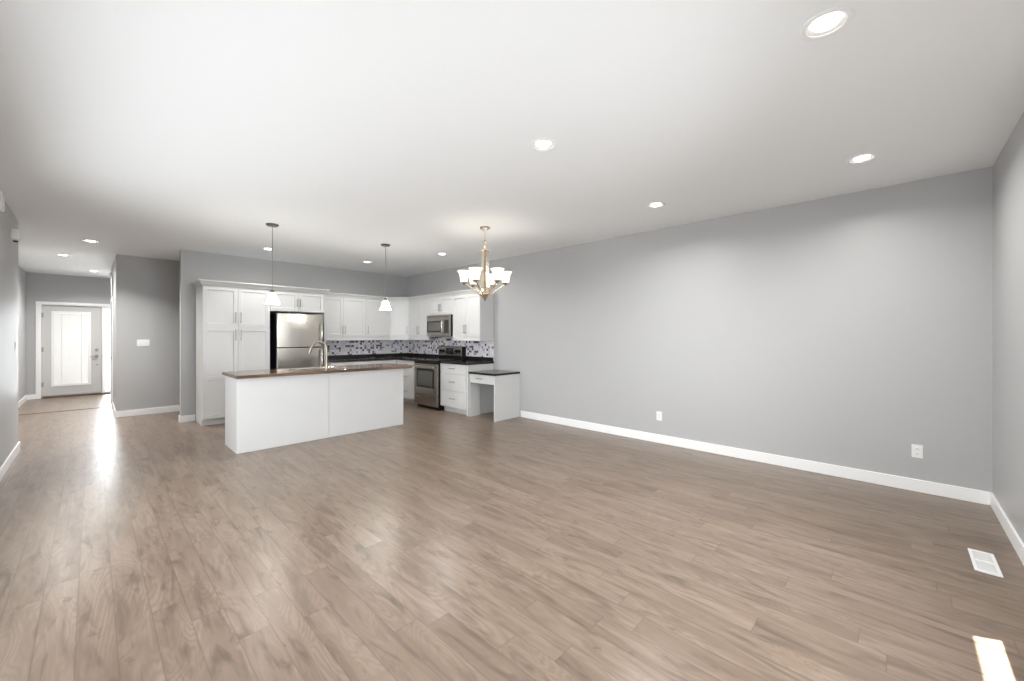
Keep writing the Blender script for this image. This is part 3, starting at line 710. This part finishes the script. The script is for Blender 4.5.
# ------------------------------------------------------------------ recessed downlights
DL = ['recessed ceiling lamp, largest, at the top right of the photo', 'recessed ceiling lamp in the middle of the ceiling',
      'recessed ceiling lamp near the right wall, above the near outlet', 'recessed ceiling lamp near the right wall, between middle and chandelier',
      'recessed ceiling lamp just left of the chandelier', 'recessed ceiling lamp in the kitchen behind the right pendant',
      'recessed ceiling lamp in the kitchen behind the left pendant rod', 'recessed hall ceiling lamp nearest the room',
      'recessed hall ceiling lamp furthest left', 'recessed hall ceiling lamp nearest the front door']
proto = None
for (x, y), lb in zip(DOWN, DL):
    if proto is None:
        P = proto = thing('recessed_light', lb, 'ceiling lamp', (x, y, H), 0, 'recessed ceiling lamps')
        bm = lathe(BM(), [(.074, .0), (.072, -.004), (.086, -.007), (.096, -.004), (.098, -.0005), (.074, -.0003)], seg=40); obj('trim_ring', bm, 'white', P, smooth=True)
        bm = lathe(BM(), [(.0735, -.003), (.067, .008), (.052, .016), (.0505, .032), (.056, .032), (.066, .012), (.076, .0)], seg=40); obj('baffle', bm, 'seam', P, smooth=True)
        bm = lathe(BM(), [(0, -.005), (.034, -.004), (.047, -.001), (.050, .03), (0, .03)], seg=40); obj('lens', bm, 'lens', P, smooth=True)
        ld = bpy.data.lights.new('lamp_light', 'AREA'); ld.shape = 'DISK'; ld.size = .09; ld.energy = 12; ld.spread = R(155); ld.color = (1, .985, .965)
        lo = bpy.data.objects.new('lamp_light', ld); COL.objects.link(lo); lo.parent = P; lo.location = (0, 0, -.0065)
    else:
        c = dup(proto, (x, y, H), 0, lb, 'recessed ceiling lamps')
        for ch in c.children:                                # kitchen lamps by the cabinets are dimmed, hall lamps turned up
            if ch.type == 'LIGHT' and y > 5: ch.data = ch.data.copy(); ch.data.energy = 30 if x < .5 else (11 if y < 6 else 8); ch.data.spread = R(127 if y < 9 else 145) if x < .5 else ch.data.spread

# ------------------------------------------------------------------ small fittings
def outlet(label, Y, z):
    P = thing('wall_outlet', label, 'outlet', (XR, Y, z), -PI / 2)
    obj('plate', box(BM(), -.036, .036, -.006, -.0003, -.058, .058, .003), 'plastic', P)
    for q in (-.021, .021):
        bm = lathe(BM(), [(0, -.009), (.0155, -.009), (.017, -.006), (0, -.006)], (0, 0, q), 20, 'Y'); s1 = obj('socket', bm, 'plastic', P)
        bm = BM(); box(bm, -.0075, -.0055, -.0096, -.009, q - .003, q + .006); box(bm, .0055, .0075, -.0096, -.009, q - .003, q + .006); cyl(bm, .002, -.0096, -.009, (0, 0, q - .008), 'Y', 10); obj('slots', bm, 'rubber', s1)
    return P
outlet('white wall outlet low on the right wall, nearest the camera', -.13, .355)
outlet('white wall outlet low on the right wall, further away, below its middle', 2.20, .345)
P = thing('light_switch', 'white three-gang light switch plate on the grey wall by the hall', 'light switch', (.616, YG, 1.25))
obj('plate', box(BM(), -.082, .082, -.006, -.0003, -.058, .058, .003), 'plastic', P)
for q in (-.046, 0, .046): obj('rocker', box(BM(), q - .0165, q + .0165, -.010, -.006, -.033, .033, .0015), 'plastic', P)
P = thing('light_switch', 'light switch seen edge-on at the end of the left wall', 'light switch', (XL, 7.3, 1.27), PI / 2)
obj('plate', box(BM(), -.036, .036, -.005, -.0003, -.06, .06, .002), 'plastic', P); obj('rocker', box(BM(), -.0165, .0165, -.008, -.005, -.033, .033, .0015), 'plastic', P)
P = thing('motion_sensor', 'small white motion sensor high on the left wall', 'sensor', (XL, 6.95, 2.41), PI / 2)
bm = BM(); box(bm, -.09, .05, -.068, -.0005, .0, .115, .01); obj('housing', bm, 'plastic', P)
obj('lens', box(BM(), -.018, .018, -.05, -.015, -.014, .001, .004), 'rubber', P)
P = thing('door_chime', 'white chime box at the top left edge of the photo', 'chime', (XL, 6.12, 2.56), PI / 2)
obj('housing', box(BM(), -.09, .09, -.03, -.0005, 0, .17, .006), 'plastic', P)
obj('grille', box(BM(), -.06, .06, -.032, -.03, .03, .14, .001), 'white', P)
P = thing('smoke_alarm', 'small white alarm high on the hall wall corner', 'alarm', (XG, 11.45, 2.60), -PI / 2)
bm = lathe(BM(), [(0, -.04), (.04, -.038), (.058, -.022), (.062, -.0005), (0, -.0005)], seg=28, axis='Y'); obj('housing', bm, 'plastic', P, smooth=True)
obj('button', cyl(BM(), .012, -.043, -.039, axis='Y'), 'plastic', P)
# floor register
P = thing('floor_register', 'white metal floor vent near the right wall corner', 'floor vent', (3.733, -.383, 0))
bm = BM(); W_, D_ = .166, .054
box(bm, -W_, W_, -D_, -D_ + .016, .0, .006); box(bm, -W_, W_, D_ - .016, D_, .0, .006); box(bm, -W_, -W_ + .03, -D_ + .016, D_ - .016, .0, .006); box(bm, W_ - .03, W_, -D_ + .016, D_ - .016, .0, .006); box(bm, -.012, .012, -D_ + .016, D_ - .016, 0, .006)
obj('frame', bm, 'plastic', P, bevel=.001)
bm = BM()
for i in range(22):
    x = -.135 + i * .0129
    if abs(x) > .014: box(bm, x - .0035, x + .0035, -.037, .037, .0015, .005)
obj('louvers', bm, 'plastic', P)
obj('damper', box(BM(), -.139, .139, -.037, .037, .0003, .0012), 'seam', P)
